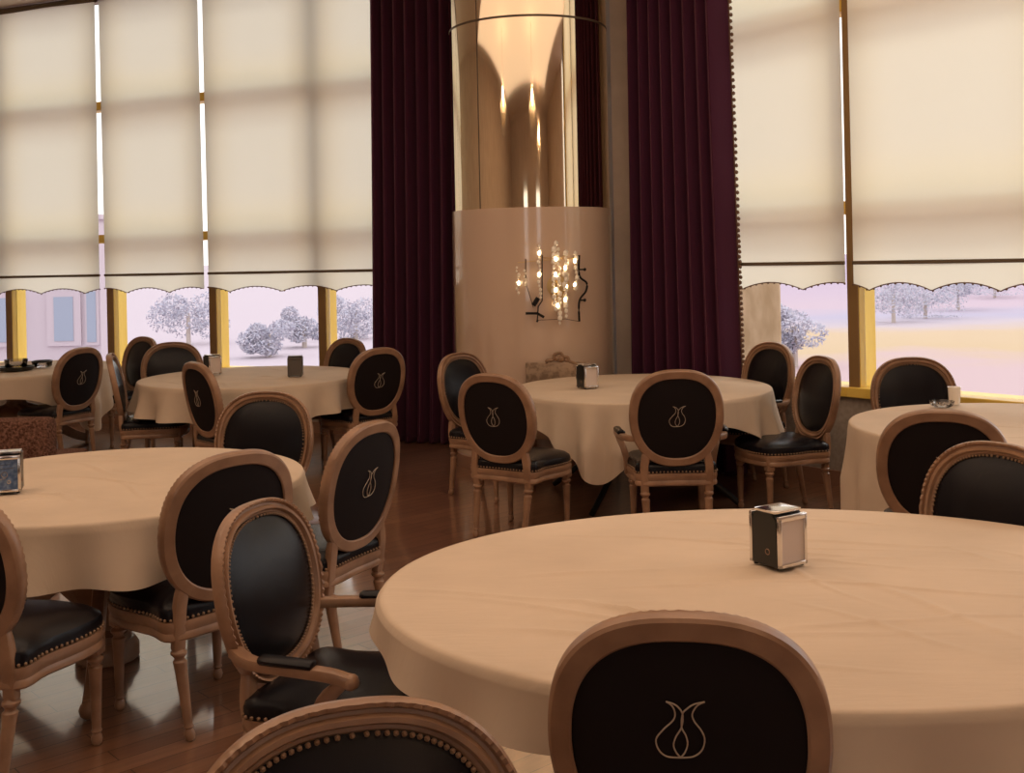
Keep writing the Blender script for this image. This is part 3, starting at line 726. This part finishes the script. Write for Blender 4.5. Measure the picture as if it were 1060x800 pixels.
# ------------------------------------------------------------------ chandeliers hanging above the frame
def chandelier(x, y, zb, label):
    t = thing('chandelier', label, 'chandelier', (x, y, zb), 0, 'crystal chandeliers')
    bm = bmesh.new(); tube(bm, [Vector((0, 0, .35)), Vector((0, 0, ZC-zb-.02))], .012, 8); lathe(bm, [(.09, ZC-zb-.03), (.10, ZC-zb)], 24); link('hanging_rod', bm, M['gilt'], t)
    for k, (r, z) in enumerate(((.42, .25), (.28, .12))):
        bm = bmesh.new(); n = 48
        for q in range(n):
            a = 2*PI*q/n
            for j in range(4): ball(bm, Vector((r*math.cos(a), r*math.sin(a), z-.045*j)), .013, 1)
        link('crystal_tier', bm, M['crystal'], t, False)
        bm = bmesh.new(); tube(bm, [Vector((r*math.cos(2*PI*q/40), r*math.sin(2*PI*q/40), z+.015)) for q in range(41)], .012, 8)
        for q in range(4): tube(bm, [Vector((r*math.cos(q*PI/2), r*math.sin(q*PI/2), z+.015)), Vector((0, 0, .38))], .006, 6)
        link('ring', bm, M['gilt'], t)
    for q in range(8):
        a = 2*PI*q/8; bm = bmesh.new(); ball(bm, Vector((.36*math.cos(a), .36*math.sin(a), .33)), .022, 2, (1, 1, 1.6)); link('bulb', bm, M['bulb'], t)
    ld = bpy.data.lights.new('chandelier_light', 'POINT'); ld.energy = 38; ld.color = (1, .64, .38); ld.shadow_soft_size = .07
    lo = bpy.data.objects.new('chandelier_light', ld); COL.objects.link(lo); lo.parent = t; lo.location = (0, 0, .45)
chandelier(.5, 3.4, 3.25, 'crystal chandelier above the nearest table')
chandelier(-3.4, 4.4, 3.3, 'crystal chandelier above the left table')
chandelier(2.2, -1.0, 3.3, 'crystal chandelier behind the camera')

# ------------------------------------------------------------------ outside: fields, hill, trees, a pale building, a stone pier
GZ = -3.2
m = mat('field_soil', (.7, .6, .6), .9, 0, .1); M['field'] = m
t = N(m, 'ShaderNodeTexCoord'); sx_ = N(m, 'ShaderNodeSeparateXYZ'); L(m, t.outputs['Object'], sx_.inputs[0])
n = N(m, 'ShaderNodeTexNoise'); n.inputs['Scale'].default_value = .09; n.inputs['Detail'].default_value = 4; L(m, t.outputs['Object'], n.inputs[0])
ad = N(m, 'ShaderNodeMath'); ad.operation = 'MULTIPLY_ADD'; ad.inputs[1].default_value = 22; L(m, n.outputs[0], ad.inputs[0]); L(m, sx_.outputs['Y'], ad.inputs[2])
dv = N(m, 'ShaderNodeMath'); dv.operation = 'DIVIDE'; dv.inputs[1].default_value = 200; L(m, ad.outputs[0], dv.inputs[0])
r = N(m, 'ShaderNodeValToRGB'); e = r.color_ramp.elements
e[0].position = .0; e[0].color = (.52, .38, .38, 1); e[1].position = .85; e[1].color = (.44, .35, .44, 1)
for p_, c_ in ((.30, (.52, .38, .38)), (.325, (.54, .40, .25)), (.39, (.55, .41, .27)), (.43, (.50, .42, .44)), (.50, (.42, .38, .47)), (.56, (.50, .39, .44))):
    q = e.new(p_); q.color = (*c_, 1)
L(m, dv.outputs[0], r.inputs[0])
n3 = N(m, 'ShaderNodeTexNoise'); n3.inputs['Scale'].default_value = 1.1; n3.inputs['Detail'].default_value = 7; mx = N(m, 'ShaderNodeMix'); mx.data_type = 'RGBA'; mx.blend_type = 'MULTIPLY'; mx.inputs['Factor'].default_value = .8
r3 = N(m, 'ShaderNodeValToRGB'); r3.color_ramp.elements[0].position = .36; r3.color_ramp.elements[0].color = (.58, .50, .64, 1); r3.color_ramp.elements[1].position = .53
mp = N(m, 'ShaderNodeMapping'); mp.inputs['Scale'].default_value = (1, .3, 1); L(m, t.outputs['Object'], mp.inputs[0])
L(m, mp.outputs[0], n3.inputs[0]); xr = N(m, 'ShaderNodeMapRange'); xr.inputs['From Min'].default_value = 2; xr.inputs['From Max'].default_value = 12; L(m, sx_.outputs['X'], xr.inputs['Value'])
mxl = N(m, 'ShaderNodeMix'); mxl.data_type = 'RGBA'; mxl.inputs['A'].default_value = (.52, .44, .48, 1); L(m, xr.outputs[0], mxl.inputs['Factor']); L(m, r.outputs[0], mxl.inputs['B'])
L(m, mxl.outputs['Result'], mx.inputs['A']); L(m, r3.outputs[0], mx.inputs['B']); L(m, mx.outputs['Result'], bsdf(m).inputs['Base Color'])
bm = bmesh.new(); nx, ny = 60, 50; g = []
for j in range(ny+1):
    row = []
    for i in range(nx+1):
        x = -260+520*i/nx; y = -40+360*j/ny
        z = GZ+max(0, y-90)*.022+.35*math.sin(x*.05)*math.sin(y*.043)*min(1, max(0, y-40)/50)
        row.append(bm.verts.new((x, y, z)))
    g.append(row)
for a, b in zip(g, g[1:]):
    for i in range(nx): bm.faces.new((a[i], a[i+1], b[i+1], b[i]))
struct(link('ground', bm, M['field']))
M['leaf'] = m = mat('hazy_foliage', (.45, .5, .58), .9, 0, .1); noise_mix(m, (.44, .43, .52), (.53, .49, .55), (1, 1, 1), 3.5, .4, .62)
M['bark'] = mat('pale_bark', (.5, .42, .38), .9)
def tree(px, py, d, h, w_, label, seed):
    rnd = random.Random(seed); a, b = ray(px, py); X = a*d
    zg = GZ+max(0, d-90)*.022
    t = thing('tree', label, 'tree', (X, d, zg), 0, 'trees outside the windows')
    bm = bmesh.new(); lathe(bm, [(.16, -.3), (.11, h*.55)], 8); link('trunk', bm, M['bark'], t)
    bm = bmesh.new()
    lobes = [(rnd.uniform(-.45, .45)*w_, rnd.uniform(-.45, .45)*w_, rnd.uniform(.22, .78)*h, rnd.uniform(.22, .40)*w_) for _ in range(9)]
    for k in range(2600):
        lx, ly, lz, lr = lobes[k % 9]; v = Vector((rnd.gauss(0, 1), rnd.gauss(0, 1), rnd.gauss(0, 1))).normalized()*lr*rnd.uniform(.75, 1.05)
        c_ = Vector((lx+v.x, ly+v.y, max(.1, lz+v.z*.8))); u = Vector((rnd.gauss(0, 1), rnd.gauss(0, 1), rnd.gauss(0, 1))).normalized(); q_ = u.orthogonal().normalized(); g_ = rnd.uniform(.06, .13)
        bm.faces.new([bm.verts.new(c_+p_) for p_ in (-u*g_, q_*g_*.5, u*g_, -q_*g_*.5)])
    link('crown', bm, M['leaf'], t, False)
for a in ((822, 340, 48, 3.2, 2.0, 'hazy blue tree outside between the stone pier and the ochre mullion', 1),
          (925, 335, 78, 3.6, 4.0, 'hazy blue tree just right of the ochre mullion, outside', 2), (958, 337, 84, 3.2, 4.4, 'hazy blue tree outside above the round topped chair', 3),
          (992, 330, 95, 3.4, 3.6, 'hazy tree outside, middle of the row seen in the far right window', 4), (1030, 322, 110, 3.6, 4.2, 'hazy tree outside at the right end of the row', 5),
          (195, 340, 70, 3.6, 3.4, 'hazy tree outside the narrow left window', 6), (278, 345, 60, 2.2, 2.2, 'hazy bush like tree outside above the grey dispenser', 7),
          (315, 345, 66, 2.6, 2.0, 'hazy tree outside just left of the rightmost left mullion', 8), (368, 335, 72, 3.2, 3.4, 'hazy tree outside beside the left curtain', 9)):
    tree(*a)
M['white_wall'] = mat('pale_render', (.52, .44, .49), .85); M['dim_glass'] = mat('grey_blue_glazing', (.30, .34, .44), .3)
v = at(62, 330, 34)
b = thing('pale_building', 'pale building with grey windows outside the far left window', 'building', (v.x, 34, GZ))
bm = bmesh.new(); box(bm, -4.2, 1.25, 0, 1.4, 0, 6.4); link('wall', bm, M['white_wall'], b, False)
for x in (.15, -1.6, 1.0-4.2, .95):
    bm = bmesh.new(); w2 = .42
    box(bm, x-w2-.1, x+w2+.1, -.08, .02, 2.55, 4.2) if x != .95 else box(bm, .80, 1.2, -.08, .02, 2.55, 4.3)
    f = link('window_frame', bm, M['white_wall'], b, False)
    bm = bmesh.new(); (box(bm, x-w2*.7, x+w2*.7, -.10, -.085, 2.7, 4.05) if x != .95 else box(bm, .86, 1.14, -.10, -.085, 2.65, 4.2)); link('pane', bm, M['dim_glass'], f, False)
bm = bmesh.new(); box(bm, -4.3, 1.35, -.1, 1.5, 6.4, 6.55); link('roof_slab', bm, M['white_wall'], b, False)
M['stone'] = m = mat('tan_stone', (.62, .45, .30), .85, 0, .2); noise_mix(m, (.48, .34, .20), (.62, .46, .30), (1, 1, .35), 9)
v0, v1 = at(752, 340, 12), at(809, 340, 12)
t = thing('stone_pier', 'tan stone pier outside the window beside the right purple curtain', 'pier', ((v0.x+v1.x)/2, 12.2, GZ))
hw = (v1.x-v0.x)/2; bm = bmesh.new(); box(bm, -hw, hw, -.2, .5, 0, 7.5, None, .02); link('shaft', bm, M['stone'], t, False)
bm = bmesh.new(); box(bm, -hw-.05, hw+.05, -.25, .55, 7.5, 7.65, None, .02); link('cap', bm, M['stone'], t, False)
